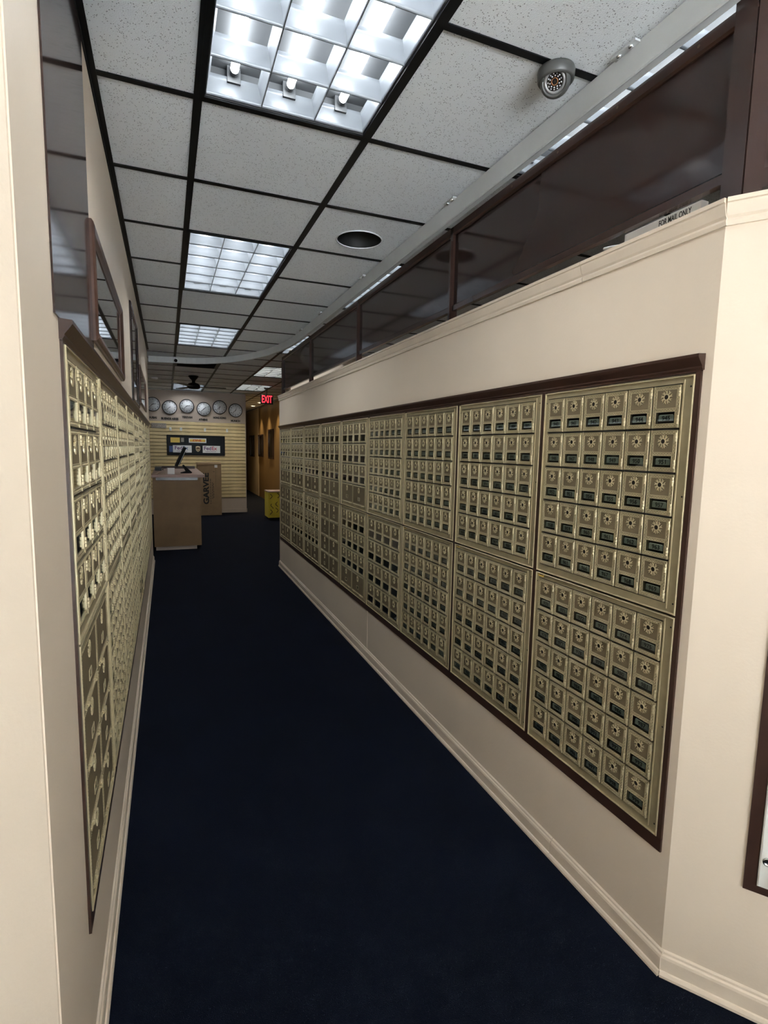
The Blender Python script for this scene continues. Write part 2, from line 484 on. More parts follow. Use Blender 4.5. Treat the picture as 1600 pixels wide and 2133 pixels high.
# storefront behind the camera
wi = struct(put('window_1', None, None, (0, -3.0, 0)))
mb = MB()
for x in (-0.97, 0.02, 1.03, 2.03):
    mb.box(x, -0.03, 0, x + 0.05, 0.03, 2.68)
for z in (0.0, 2.18, 2.63):
    mb.box(-0.97, -0.03, z, 2.07, 0.03, z + 0.05)
build('window_frame', mb, 'alu', wi)
for x in (-0.92, 0.07, 1.08):
    for z0_, z1_ in ((0.05, 2.18), (2.23, 2.63)):
        build('window_pane', MB().box(x, -0.004, z0_, x + 0.95, 0.004, z1_), 'window_glass', wi)
struct(build('wall_front', MB().box(-1.7, -3.1, 2.68, 3.7, -3.0, 2.80).box(-1.7, -3.06, 0, -0.97, -3.0, 2.68).box(2.07, -3.06, 0, 3.7, -3.0, 2.68), 'paint'))
struct(build('ground_outside', MB().box(-14, -18, -0.12, 14, -3.06, -0.05), 'pavement'))

# ------------------------------------------------------------------ ceiling lights
def blade_poly(h=0.062, tb=0.003, tt=0.030):
    L = []
    for i in range(6):
        u = i / 5
        L.append((tb / 2 + (tt - tb) / 2 * (u ** 2.2), u * h))
    return [(-x, z) for x, z in L] + [(x, z) for x, z in reversed(L)]
bp_ = blade_poly()
Wf, Lf = 0.565, 1.175
long_me = MB().prism(bp_, 'y', -Lf / 2, Lf / 2, smooth=True).mesh('louver_blade', ['louver'])
cross_me = MB().prism(bp_, 'x', -Wf / 2, Wf / 2, smooth=True).mesh('louver_blade', ['louver'])
tube_me = {}
for nm in ('tube', 'tube_warm'):
    t_ = MB().cyl((0, -0.545, 0), (0, 0.545, 0), 0.0135, n=14, m=0)
    for s in (-1, 1):
        t_.cyl((0, s * 0.545, 0), (0, s * 0.565, 0), 0.0135, n=14, m=1)
        t_.box(-0.022, s * 0.565, -0.03, 0.022, s * 0.58, 0.03, 1)
    tube_me[nm] = t_.mesh('fluorescent_tube', [nm, 'fixture_grey'])
def ring_box(mb, w, l, w2, l2, z0, z1, m=0):
    mb.box(-w / 2, -l / 2, z0, -w2 / 2, l / 2, z1, m); mb.box(w2 / 2, -l / 2, z0, w / 2, l / 2, z1, m)
    mb.box(-w2 / 2, -l / 2, z0, w2 / 2, -l2 / 2, z1, m); mb.box(-w2 / 2, l2 / 2, z0, w2 / 2, l / 2, z1, m)
hm = MB()
ring_box(hm, 0.592, 1.202, 0.57, 1.18, 0.0, 0.105)
hm.box(-0.285, -0.59, 0.098, 0.285, 0.59, 0.105)
house_me = hm.mesh('housing', ['fixture_grey'])
bm_ = MB(); ring_box(bm_, 0.608, 1.218, 0.572, 1.182, -0.0055, 0.002)
bez_me = bm_.mesh('bezel', ['black_metal'])
FLAB = {(1, -1): 'louvred fluorescent ceiling light nearest the viewer, cut by the top edge',
        (1, 3): 'second louvred ceiling light along the passage, near the round black opening',
        (1, 7): 'third louvred ceiling light, just before the curved ceiling rail',
        (3, -1): 'ceiling light behind the nearest dark panel, seen through the gap above it',
        (3, 3): 'ceiling light glimpsed above the middle dark panels on the right',
        (3, 7): 'ceiling light glimpsed above the farthest dark panel on the right',
        (3, 11): 'warm white louvred ceiling light in the rear room beside the dark panel end',
        (3, 15): 'farthest white ceiling light in the rear room, by the exit sign',
        (1, 16): 'ceiling light above the clocks, half hidden by the ceiling fan'}
for c, k, t in FIX:
    th = thing('ceiling_light', FLAB[(c, k)], 'ceiling light', (GX + (c - 0.5) * G, GY + (k + 1) * G, ZC), group='louvred fluorescent ceiling lights')
    put('housing', house_me, th); put('bezel', bez_me, th)
    for i in (-1, 1): put('louver_blade', long_me, th, (i * 0.095, 0, 0.002))
    for i in range(-3, 4):
        yy = i * Lf / 6
        if abs(i) == 3: yy -= math.copysign(0.004, i)
        put('louver_blade', cross_me, th, (0, yy, 0.002))
    for s in (-1, 1): put('louver_blade', long_me, th, (s * (Wf / 2 - 0.001), 0, 0.002))
    for i in (-1, 0, 1): put('fluorescent_tube', tube_me['tube_warm' if t == 'b' and k >= 11 else 'tube'], th, (i * 0.19, 0, 0.078))

# round opening in the ceiling
mb = MB().lathe((0, 0, 0), (0, 0, 1), [(0.132, 0.0), (0.132, -0.004), (0.126, -0.004), (0.1255, 0.002)], 40, 0)
mb.lathe((0, 0, 0), (0, 0, 1), [(0.1255, 0.0), (0.1255, 0.05), (0.03, 0.085), (0.0005, 0.085)], 40, 1)
o = tag(build('ceiling_speaker', mb, ['white_metal', 'black_hole'], None, (hx, hy, ZC + 0.001)), 'round black speaker opening with thin pale rim in the ceiling', 'speaker')
# black air grille
vx, vy = GX + (VENT[0] - 0.5) * G, GY + (VENT[1] + 0.5) * G
th = thing('air_grille', 'black square air return grille in the rear ceiling before the fan', 'air grille', (vx, vy, ZC))
mb = MB(); ring_box(mb, 0.59, 0.59, 0.53, 0.53, -0.004, 0.02); mb.box(-0.29, -0.29, 0.02, 0.29, 0.29, 0.03)
build('frame', mb, 'black_metal', th)
sl = MB().prism([(-0.012, 0.016), (-0.010, 0.018), (0.012, 0.0), (0.010, -0.002)], 'x', -0.265, 0.265).mesh('slat', ['black_metal'])
for i in range(13): put('slat', sl, th, (0, -0.24 + i * 0.04, 0))

# ------------------------------------------------------------------ ceiling rail (grey channel curving to the left wall)
path = [(1.285, -0.4), (1.285, 1.5), (1.285, 3.5), (1.285, 5.6)]
for i in range(1, 15):
    t = i / 14 * PI / 2
    path.append((1.285 - 1.15 * (1 - math.cos(t)), 5.6 + 2.28 * math.sin(t)))
path += [(-0.1, 7.93), (XL + 0.002, 7.94)]
def sweep(path, prof, z):
    # prof: (across to the right of travel, up); closed section swept along a floor-plan path
    mb = MB(); vs = []; n = len(prof)
    for k, p in enumerate(path):
        a = Vector(path[max(k - 1, 0)]); b = Vector(path[min(k + 1, len(path) - 1)])
        d = (b - a).normalized(); rt = Vector((d.y, -d.x))
        for u, h in prof: vs.append((p[0] + rt.x * u, p[1] + rt.y * u, z + h))
    fs = [(k * n + i, k * n + (i + 1) % n, (k + 1) * n + (i + 1) % n, (k + 1) * n + i) for k in range(len(path) - 1) for i in range(n)]
    fs += [tuple(range(n - 1, -1, -1)), tuple((len(path) - 1) * n + i for i in range(n))]
    return mb.add(vs, fs)
th = thing('ceiling_rail', 'pale grey ceiling rail running above the dark panels, then curving left', 'rail', (0, 0, ZC - 0.004))
build('channel', sweep(path, [(0, 0), (0, -0.078), (0.005, -0.082), (0.012, -0.078), (0.012, -0.004), (0.036, -0.004), (0.036, 0)], 0), 'track_grey', th)
build('lower_lip', sweep(path[:-2], [(0.018, -0.060), (0.018, -0.068), (0.040, -0.074), (0.044, -0.070), (0.044, -0.060)], 0), 'track_grey', th)
clip = MB().box(-0.020, -0.045, -0.006, 0.0, 0.045, 0)
for s in (-1, 1): clip.lathe((-0.011, s * 0.022, -0.006), (0, 0, -1), [(0.008, 0), (0.0075, 0.004), (0.004, 0.007), (0.0004, 0.0075)], 10, 1)
clip_me = clip.mesh('clip', ['track_grey', 'bolt'])
for y in (1.33, 2.38, 3.62, 4.72, 5.45): put('clip', clip_me, th, (1.284, y, -0.001))

# dome camera
th = thing('dome_camera', 'dark grey dome security camera with ring of small lamps on ceiling', 'security camera', (1.150, 1.483, ZC - 0.004))
th.scale = (1.12, 1.12, 1.12)
build('base', MB().lathe((0, 0, 0), (0, 0, -1), [(0.0005, 0.0), (0.049, 0.0), (0.051, 0.006), (0.049, 0.026), (0.045, 0.031), (0.040, 0.029)], 32), 'cam_grey', th)
ax = Vector((-0.63, -0.62, -0.62)).normalized(); cc = Vector((-0.003, -0.003, -0.029))
prof = [(0.041 * math.sin(t * PI / 16), -0.041 * math.cos(t * PI / 16)) for t in range(0, 11)]
prof[0] = (0.0004, -0.041)
prof += [(0.0345, 0.021), (0.0325, 0.022), (0.0285, 0.016)]
ball = build('eyeball', MB().lathe(cc, ax, prof, 32), 'cam_grey', th)
build('face_ring', MB().lathe(cc, ax, [(0.0285, 0.014), (0.0285, 0.0185), (0.0225, 0.0185), (0.0215, 0.0135)], 32), 'cam_ring', ball)
build('face', MB().lathe(cc, ax, [(0.0215, 0.0135), (0.0004, 0.0135)], 32), 'cam_black', ball)
build('lens_ring', MB().lathe(cc, ax, [(0.0092, 0.0166), (0.0092, 0.0195), (0.0072, 0.0195), (0.0068, 0.017)], 24), 'copper', ball)
e1 = ax.orthogonal().normalized(); e2 = ax.cross(e1)
ledm = MB().lathe((0, 0, 0), ax, [(0.0017, 0), (0.0015, 0.001), (0.0003, 0.0016)], 8).mesh('lamp', ['led'])
for rr, nn, ph in ((0.0130, 10, 0.1), (0.0178, 13, 0.3)):
    for i in range(nn):
        t = 2 * PI * i / nn + ph
        put('lamp', ledm, ball, cc + ax * 0.0166 + e1 * (rr * math.cos(t)) + e2 * (rr * math.sin(t)))

# small white camera on the rail
th = thing('bullet_camera', 'small white camera on the curved rail at the passage end', 'security camera', (0.14, 7.86, ZC - 0.05))
build('body', MB().lathe((0, 0.02, 0), (0, -1, -0.25), [(0.0005, -0.05), (0.034, -0.05), (0.036, 0.0), (0.032, 0.01), (0.022, 0.012)], 16), 'white_metal', th)
build('lens', MB().lathe((0, 0.02, 0), (0, -1, -0.25), [(0.022, 0.008), (0.021, 0.014), (0.0005, 0.016)], 16), 'cam_black', th)
build('bracket', MB().box(-0.015, 0.02, 0.02, 0.015, 0.05, 0.05), 'white_metal', th)

# ------------------------------------------------------------------ mailbox doors
UW, UH = 0.603, 0.655
DX0, DX1, DZ0, DZ1 = 0.014, 0.566, 0.026, 0.636      # door area inside a unit
def beads(mb, a, b, horiz, c, m):
    # row of little alternating lozenges from a to b at offset c
    n = max(2, int((b - a) / 0.0046))
    for i in range(n):
        p = a + (i + 0.5) * (b - a) / n
        q_ = c + (0.0009 if i % 2 else -0.0009)
        r, w_ = 0.0015, 0.0022
        if horiz: x, z, rx, rz = p, q_, w_, r
        else: x, z, rx, rz = q_, p, r, w_
        vs = [(x - rx, -0.0056, z), (x, -0.0056, z - rz), (x + rx, -0.0056, z), (x, -0.0056, z + rz), (x, -0.0072, z)]
        mb.add(vs, [(0, 1, 4), (1, 2, 4), (2, 3, 4), (3, 0, 4)], m)
        # flat dark lozenge across the row: a pit's shade put in as colour
        o_ = -0.0036 if i % 2 else 0.0036
        if horiz: x, z = p + 0.0010, z + o_ * 0.62
        else: x, z = x + o_ * 0.62, p + 0.0010
        rx, rz = (rx * 0.62, rz * 0.62)
        mb.add([(x - rx, -0.00566, z), (x, -0.00566, z - rz), (x + rx, -0.00566, z), (x, -0.00566, z + rz)], [(0, 1, 2, 3)], 3)
def door_parts(w, h, win, bottom_hinge=False):
    # win = (x0, z0, x1, z1). returns builders door, lock, hinge, pane
    x0, z0, x1, z1 = win
    r, b = 0.0032, 0.0105
    d = MB()                       # materials: 0 brass, 1 brass_light, 2 bronze, 3 bronze_dark
    # outer raised rim
    d.plate(0, 0, r, h, 0.002, -0.0068, 0.0008, 0); d.plate(w - r, 0, w, h, 0.002, -0.0068, 0.0008, 0)
    d.plate(r, 0, w - r, r, 0.002, -0.0068, 0.0008, 0); d.plate(r, h - r, w - r, h, 0.002, -0.0068, 0.0008, 0)
    # bead ground, leaving the window open
    y = -0.0056
    d.box(r, y, r, b, 0.001, h - r, 0); d.box(w - b, y, r, w - r, 0.001, h - r, 0)
    d.box(b, y, r, w - b, 0.001, b, 0); d.box(b, y, h - b, w - b, 0.001, h - r, 0)
    div = min(z1 + 0.0095, h - b - 0.01)
    if z0 > b: d.box(b, -0.005, b, w - b, 0.001, z0, 2)
    if x0 > b:
        mm = 0 if not bottom_hinge else 2
        yy = y if not bottom_hinge else -0.005
        d.box(b, yy, max(b, z0), x0, 0.001, z1, mm); d.box(x1, yy, max(b, z0), w - b, 0.001, z1, mm)
    if bottom_hinge:
        d.box(b, -0.005, z1, w - b, 0.001, h - b, 2)
    else:
        d.box(b, y, z1, w - b, 0.001, div, 0)
        d.box(b, -0.0050, div, w - b, 0.001, h - b, 2)
        beads(d, b, w - b, True, (z1 + div) / 2, 1)
        # fine ridge round the sunken plate
        for (xa, za, xb, zb) in ((b, div, b + 0.0010, h - b), (w - b - 0.0010, div, w - b, h - b), (b, div, w - b, div + 0.0010), (b, h - b - 0.0010, w - b, h - b)):
            d.box(xa, -0.0064, za, xb, 0, zb, 1)
    mid = (r + b) / 2
    beads(d, r, h - r, False, mid, 1); beads(d, r, h - r, False, w - mid, 1)
    beads(d, b, w - b, True, mid, 1); beads(d, b, w - b, True, h - mid, 1)
    # window lip
    t = 0.0013
    for (xa, za, xb, zb) in ((x0 - t, z0 - t, x0, z1 + t), (x1, z0 - t, x1 + t, z1 + t), (x0, z0 - t, x1, z0), (x0, z1, x1, z1 + t)):
        d.box(xa, -0.0068, za, xb, 0.002, zb, 1)
    # lock with sunburst rosette
    lk = MB()
    cx, cz = w / 2, h - b - 0.0205 - (0.004 if h > 0.13 else 0)
    if bottom_hinge: cz = h - 0.036
    k = 1.22 if h < 0.13 else 1.4
    lk.lathe((cx, -0.0035, cz), (0, -1, 0), [(0.0070 * k, 0), (0.0070 * k, 0.004), (0.0060 * k, 0.0052), (0.0052 * k, 0.004)], 14, 0)
    lk.lathe((cx, -0.0035, cz), (0, -1, 0), [(0.0052 * k, 0.004), (0.0005, 0.0042)], 14, 1)
    lk.box(cx - 0.0006, -0.0081, cz - 0.0028, cx + 0.0006, -0.0075, cz + 0.0028, 2)
    for i in range(9):
        a = 2 * PI * i / 9 + PI / 2
        def P(rad, ang, yy): return (cx + rad * k * math.cos(a + ang), yy, cz + rad * k * math.sin(a + ang))
        yb_, yf_ = -0.0045, -0.0072
        pts2 = [(0.0066, -0.26), (0.0066, 0.26), (0.0104, 0.16), (0.0158, 0.30), (0.0128, 0.00), (0.0160, -0.10), (0.0104, -0.18)]
        vs = [P(q0, q1, yb_) for q0, q1 in pts2] + [P(q0 * 0.98, q1, yf_) for q0, q1 in pts2]
        nn = len(pts2)
        lk.add(vs, [tuple(range(nn, 2 * nn))] + [(j, (j + 1) % nn, nn + (j + 1) % nn, nn + j) for j in range(nn)], 0)
    # hinge
    hg = MB()
    if not bottom_hinge:
        hx_ = w - 0.0012
        hg.cyl((hx_, -0.0055, 0.003), (hx_, -0.0055, h - 0.003), 0.0019, n=8, m=0)
        for zc in (h * 0.83, h * 0.19):
            for j in (-1, 0, 1):
                hg.cyl((hx_, -0.0085, zc + j * 0.0085 - 0.0037), (hx_, -0.0085, zc + j * 0.0085 + 0.0037), 0.0038 + (0.0008 if j == 0 else 0), n=10, m=0)
        hg.box(hx_ - 0.002, -0.0085, 0.0, hx_ + 0.0015, -0.001, 0.008, 0)
    else:
        hg.cyl((0.02, -0.0078, 0.002), (w - 0.02, -0.0078, 0.002), 0.0022, n=8)
        for xc in (w * 0.22, w * 0.78):
            for j in (-1, 0, 1):
                hg.cyl((xc + j * 0.011 - 0.005, -0.009, 0.002), (xc + j * 0.011 + 0.005, -0.009, 0.002), 0.0042 + (0.001 if j == 0 else 0), n=10)
    pn = MB().box(x0 - 0.0005, -0.0042, z0 - 0.0005, x1 + 0.0005, -0.0030, z1 + 0.0005)
    return d, lk, hg, pn
DM = ['brass', 'brass_light', 'bronze', 'bronze_dark']
LM = ['brass_light', 'lock_dark', 'black_hole']
TYPES = {}
def make_type(key, ncol, nrow, wfun, bottom=False):
    pw, ph = (DX1 - DX0) / ncol, (DZ1 - DZ0) / nrow
    w, h = pw - 0.0048, ph - 0.0060
    win = wfun(w, h)
    d, lk, hg, pn = door_parts(w, h, win, bottom)
    full = MB().merge(d).merge(lk, 4).merge(hg, 7)
    TYPES[key] = dict(pw=pw, ph=ph, w=w, h=h, win=win, n=(ncol, nrow),
                      door=d.mesh('door', DM), lock=lk.mesh('lock', LM), hinge=hg.mesh('hinge', ['brass_light']), pane=pn.mesh('window_pane', ['pane']),
                      full=full.mesh('door', DM + LM + ['brass_light']))
make_type('S', 6, 5, lambda w, h: (0.0125, 0.0125, w - 0.0135, 0.0445))
make_type('M', 4, 4, lambda w, h: (0.0125, 0.0125, w - 0.0135, 0.058))
make_type('B', 2, 4, lambda w, h: (w / 2 - 0.019, 0.034, w / 2 + 0.019, 0.058), True)

# number plates behind the panes
digit_cache = {}
def tag_mesh(number):
    if number in digit_cache: return digit_cache[number]
    T = TYPES['S']; x0, z0, x1, z1 = T['win']
    cx, cz = (x0 + x1) / 2, (z0 + z1) / 2 - 0.001
    mb = MB()
    mb.box(cx - 0.024, -0.0020, cz - 0.0085, cx + 0.024, -0.0008, cz + 0.0085, 0)
    mb.box(cx - 0.021, -0.0026, cz + 0.0085, cx + 0.021, -0.0008, cz + 0.0097, 1)
    if number:
        t = text_mb(str(number), 0.0175, 2, weight=0.0004, spacing=1.05)
        mb.merge(t, 0, (cx, -0.0023, cz - 0.0005))
    digit_cache[number] = mb.mesh('number_tag', ['tag', 'tag_edge', 'ink'])
    return digit_cache[number]

# frame plate and compartments of a unit, by its rows of doors
def layout(kind):
    # list of rows (type, z of row bottom, height); top row first
    if kind == 'S': rows = ['S'] * 5
    elif kind == 'M': rows = ['M'] * 4
    elif kind == 'MB': rows = ['M', 'M', 'M', 'B']
    else: rows = ['B'] * 4
    z = DZ1; out = []
    for r in rows:
        z -= TYPES[r]['ph']; out.append((r, z))
    return out
UNIT = {}
def unit_meshes(kind):
    if kind in UNIT: return UNIT[kind]
    rows = layout(kind)
    f = MB()
    f.box(0, -0.0035, 0, DX0, 0.004, UH); f.box(DX1, -0.0035, 0, UW, 0.004, UH)
    f.box(DX0, -0.0035, 0, DX1, 0.004, DZ0); f.box(DX0, -0.0035, DZ1, DX1, 0.004, UH)
    for a in ((0, 0, 0.004, UH), (UW - 0.004, 0, UW, UH), (0.004, 0, UW - 0.004, 0.004), (0.004, UH - 0.004, UW - 0.004, UH)):
        f.plate(a[0], a[1], a[2], a[3], 0.004, -0.009, 0.001, 1)
    f.plate(DX1 + 0.004, 0.012, DX1 + 0.007, UH - 0.010, 0, -0.0055, 0.0008, 1)
    for z in (0.03, 0.33, UH - 0.03):
        f.cyl((UW - 0.012, -0.0042, z), (UW - 0.012, -0.003, z), 0.0026, n=8, m=2)
    f.cyl((0.0075, -0.0042, UH - 0.035), (0.0075, -0.003, UH - 0.035), 0.0022, n=8, m=2)
    c = MB()
    D = 0.16
    c.box(0.004, D, 0.004, UW - 0.004, D + 0.004, UH - 0.004)
    c.box(0.004, 0.004, 0.004, 0.008, D, UH - 0.004); c.box(UW - 0.008, 0.004, 0.004, UW - 0.004, D, UH - 0.004)
    c.box(0.008, 0.004, 0.004, UW - 0.008, D, 0.008); c.box(0.008, 0.004, UH - 0.008, UW - 0.008, D, UH - 0.004)
    for r, z in rows:
        T = TYPES[r]
        c.box(DX0, 0.0022, z - 0.001, DX1, D, z + 0.001)
        for i in range(1, T['n'][0]):
            x = DX0 + i * T['pw']
            c.box(x - 0.0012, 0.0022, z, x + 0.0012, D, z + T['ph'])
    UNIT[kind] = (f.mesh('unit_frame', ['brass', 'brass_light', 'black_hole']), c.mesh('compartments', ['cavity']))
    return UNIT[kind]
plate_me = MB().plate(0, 0, 0.030, 0.013, 0, -0.0008, 0.0003, 0).box(0.003, -0.0011, 0.004, 0.027, -0.0008, 0.0095, 1).mesh('maker_plate', ['sign_yellow', 'bronze_dark'])
def mailbox_unit(kind, loc, rz, label, group, near, first=None, numbers=False, maker=False):
    th = thing('mailbox_unit', label, 'mailboxes', loc, rz, group)
    fm, cm = unit_meshes(kind)
    put('unit_frame', fm, th); put('compartments', cm, th)
    if maker: put('maker_plate', plate_me, th, (0.012, -0.0036, UH - 0.0135))
    n = first
    for r, z in layout(kind):
        T = TYPES[r]
        for i in range(T['n'][0]):
            p = (DX0 + i * T['pw'] + 0.0022, 0, z + 0.0030)
            if near:
                d = put('door', T['door'], th, p)
                put('lock', T['lock'], d); put('hinge', T['hinge'], d)
                if r == 'S': put('number_tag', tag_mesh(n if numbers else None), d)
            else:
                d = put('door', T['full'], th, p)
            put('window_pane', T['pane'], d)
            if n is not None: n += 1
    return th

ORD = ['nearest', 'second nearest', 'third', 'fourth', 'fifth', 'sixth', 'seventh', 'eighth', 'farthest']
KIND_TXT = {'S': 'six columns of small doors', 'M': 'four columns of medium doors', 'MB': 'medium doors above two wide doors', 'B': 'wide bottom-hinged doors only'}
right_units = [('S', 'S'), ('S', 'S'), ('S', 'S'), ('S', 'M'), ('MB', 'MB'), ('MB', 'B'), ('MB', 'MB'), ('MB', 'MB'), ('MB', 'B')]
right_y = [1.028, 1.652, 2.277, 2.892, 3.512, 4.140, 4.768, 5.395, 6.020]
ZT, ZB = 1.062, 0.400
for i, ((ku, kl), y) in enumerate(zip(right_units, right_y)):
    num = i < 2
    for kind, z, pos in ((ku, ZT, 'upper'), (kl, ZB, 'lower')):
        first = (940 if i == 0 else 880) + (0 if pos == 'upper' else 30) if num else None
        if i == 0: lab = 'brass mailbox unit numbered %d to %d, nearest %s one on right wall' % (first, first + 29, pos)
        else: lab = '%s mailbox unit, %s along right wall, %s' % (pos, ORD[i], KIND_TXT[kind])
        mailbox_unit(kind, (XR, y + UW, z), -PI / 2, lab, 'mailbox units in the right wall', i < 5, first, num, pos == 'lower' and i < 4)
left_units = [('M', 'B'), ('S', 'S'), ('S', 'S'), ('S', 'S'), ('M', 'MB'), ('S', 'S'), ('M', 'M'), ('S', 'S'), ('S', 'S')]
for i, (ku, kl) in enumerate(left_units):
    y = 1.325 + 0.625 * i
    for kind, z, pos in ((ku, 1.056, 'upper'), (kl, 0.396, 'lower')):
        lab = '%s mailbox unit, %s along left wall, %s' % (pos, ORD[i], KIND_TXT[kind])
        mailbox_unit(kind, (XL, y, z), PI / 2, lab, 'mailbox units in the left wall', i < 4)

# a few letters lying in the boxes
def letter(x, y, z, lab, tilt, ln=0.05):
    mb = MB()
    mb.add([(-0.0285, 0, 0), (0.0285, 0, 0), (0.0285, ln, 0.022), (-0.0285, ln, 0.022), (-0.0285, 0, 0.0015), (0.0285, 0, 0.0015), (0.0285, ln, 0.0235), (-0.0285, ln, 0.0235)],
           [(3, 2, 1, 0), (4, 5, 6, 7), (0, 1, 5, 4), (1, 2, 6, 5), (2, 3, 7, 6), (3, 0, 4, 7)])
    o = tag(build('envelope', mb, 'paper', None, (x, y, z), -PI / 2), lab, 'envelope', 'letters waiting in mailboxes')
    o.rotation_euler = (0, tilt, -PI / 2)
Ts = TYPES['S']
def box_pos(i, row, colm, lower):
    yv = right_y[i] + UW - (DX0 + (colm + 0.5) * Ts['pw'])
    return yv, (ZB if lower else ZT) + DZ1 - (row + 1) * Ts['ph'] + 0.004
for (i, row, colm, low, lab) in ((0, 1, 4, False, 'white letter in second row of the upper nearest unit'), (0, 4, 3, False, 'white letter in the bottom row of the upper nearest unit'),
                                 (0, 2, 5, True, 'white letter in rightmost column of the lower nearest unit'), (0, 2, 0, True, 'white letter in leftmost column of the lower nearest unit'),
                                 (1, 2, 5, False, 'white letter in the upper unit second nearest on right wall')):
    yv, zv = box_pos(i, row, colm, low)
    letter(XR + 0.012, yv, zv + 0.004, lab, 0.0)

Tm = TYPES['M']  # added sheets stand in for white shapes and reflection streaks in these windows
for (i, row, colm, low, lab) in ((3, 1, 3, True, 'added white sheet in second row of the fourth lower unit on right wall'), (3, 3, 3, True, 'added white sheet in bottom row of the fourth lower unit on right wall'),
                                 (4, 0, 0, False, 'added white sheet in left column of the fifth upper unit on right wall'), (4, 0, 2, False, 'added white sheet in third column of the fifth upper unit on right wall')):
    yv = right_y[i] + UW - (DX0 + (colm + 0.5) * Tm['pw'])
    letter(XR + 0.012, yv, (ZB if low else ZT) + DZ1 - (row + 1) * Tm['ph'] + 0.012, lab, 0.0)

# brown boards round the mailbox banks
def frame_boards(name, wall_x, sgn, ya, yb, z0, z1, ys, w_unit, cap_seams):
    t = struct(put(name, None, None, (wall_x, 0, 0)))
    zb0, zt0 = z0 + 0.040, z1 - 0.042
    def bd(y0, y1, za, zb_):
        build('board', MB().box(sgn * 0.002, y0, za, -sgn * 0.006, y1, zb_), 'brown', t)
    bd(ya, yb, z0, zb0 - 0.0005)
    edges = [ya]
    for y in ys: edges += [y, y + w_unit]
    edges.append(yb)
    for j in range(0, len(edges), 2):
        if edges[j + 1] - edges[j] > 0.002: bd(edges[j] + 0.0005, edges[j + 1] - 0.0005, zb0, zt0)
    bd(ya, yb, zt0 + 0.0005, z1)
    # crown cap above
    prof = [(0, 0), (-0.006, 0), (-0.010, 0.006), (-0.010, 0.010), (-0.022, 0.026), (-0.026, 0.032), (-0.026, 0.040), (0, 0.042)]
    cs = [ya - 0.004] + cap_seams + [yb]
    for a, b in zip(cs[:-1], cs[1:]):
        build('crown', MB().prism([(-sgn * -p[0] if False else sgn * p[0], p[1] + z1 - 0.038) for p in prof], 'y', a, b - 0.001), 'brown', t)
frame_boards('trim_2', XR, 1, OP_R[0], OP_R[1], 0.360, 1.764, right_y, UW, [1.645, 4.1])
frame_boards('trim_3', XL, -1, OP_L[0], OP_L[1], 0.356, 1.756, [1.325 + 0.625 * i for i in range(9)], UW, [1.94, 4.3])

# ------------------------------------------------------------------ dark panels above the right wall
XP = 1.36
posts = [1.028, 2.478, 3.905, 5.345, 6.735]
zs0, zs1 = 2.203, 2.618
PLAB = ['glossy dark brown panel nearest the entrance, above the white box', 'second glossy dark brown panel above the right wall', 'third glossy dark brown panel above the right wall', 'farthest glossy dark brown panel above the right wall']
for i in range(4):
    y0_, y1_ = posts[i] + 0.013, posts[i + 1] - 0.013
    th = thing('glossy_panel', PLAB[i], 'panel', (XP, y0_, zs0), group='dark panels above the right wall')
    L = y1_ - y0_
    build('sheet', MB().box(-0.003, 0.0, 0.02, 0.003, L, 0.40), 'brown_panel', th)
    build('bottom_rail', MB().prism([(-0.012, 0), (0.012, 0), (0.012, 0.026), (-0.006, 0.030), (-0.012, 0.024)], 'y', 0, L), 'brown_board', th)
    build('top_rail', MB().prism([(-0.016, 0.370), (-0.010, 0.364), (0.012, 0.364), (0.012, 0.402), (-0.016, 0.402)], 'y', 0, L), 'brown', th)
    sm = MB().cyl((-0.0172, 0, 0.386), (-0.0158, 0, 0.386), 0.004, n=8).mesh('screw', ['bronze_dark'])
    for j in range(int(L / 0.28)): put('screw', sm, th, (0, 0.1 + j * 0.28, 0))
for i, y in enumerate(posts):
    w_ = 0.012 if i else 0.040
    y_a = y - w_ if i else y - 0.045
    mb = MB().box(-0.018, 0, 0, 0.018, (y + 0.012) - y_a, 2.675 - 2.1365 if i in (0,) else 2.604 - 2.1365)
    if i: mb.box(-0.024, 0.004, 0.02, -0.018, 0.020, 0.40)
    lab = ['thick brown corner post above the right wall by the entrance', 'slim brown post between the nearest and second dark panels', 'slim brown post between the second and third dark panels', 'slim brown post between the third and farthest dark panels', 'brown end post of the dark panels at the far end'][i]
    tag(build('panel_post', mb, 'brown_board', None, (XP, y_a, 2.1365)), lab, 'post', 'posts of the dark panels')
# angled part above the entry wall
th = thing('entry_panel', 'brown framed panel above the bright angled wall at the right edge', 'panel', (XR, YA, 2.1365), AROT)
mb = MB().box(0.070, 0.05, 0.030, AL, 0.074, 0.075).box(0.070, 0.05, 0.47, AL, 0.074, 0.53)
build('rail', mb, 'brown_board', th)
build('sheet', MB().box(0.070, 0.060, 0.075, AL, 0.066, 0.47), 'brown_board', th)
build('stile', MB().prism([(0.030, 0.032), (0.0698, 0.032), (0.0698, 0.072), (0.0515, 0.072), (0.0500, 0.0615)], 'z', 0.0, 0.53), 'brown_board', th)
build('bead', MB().box(0.070, 0.054, 0.075, AL, 0.060, 0.085).box(0.070, 0.054, 0.085, 0.078, 0.060, 0.47), 'brown', th)
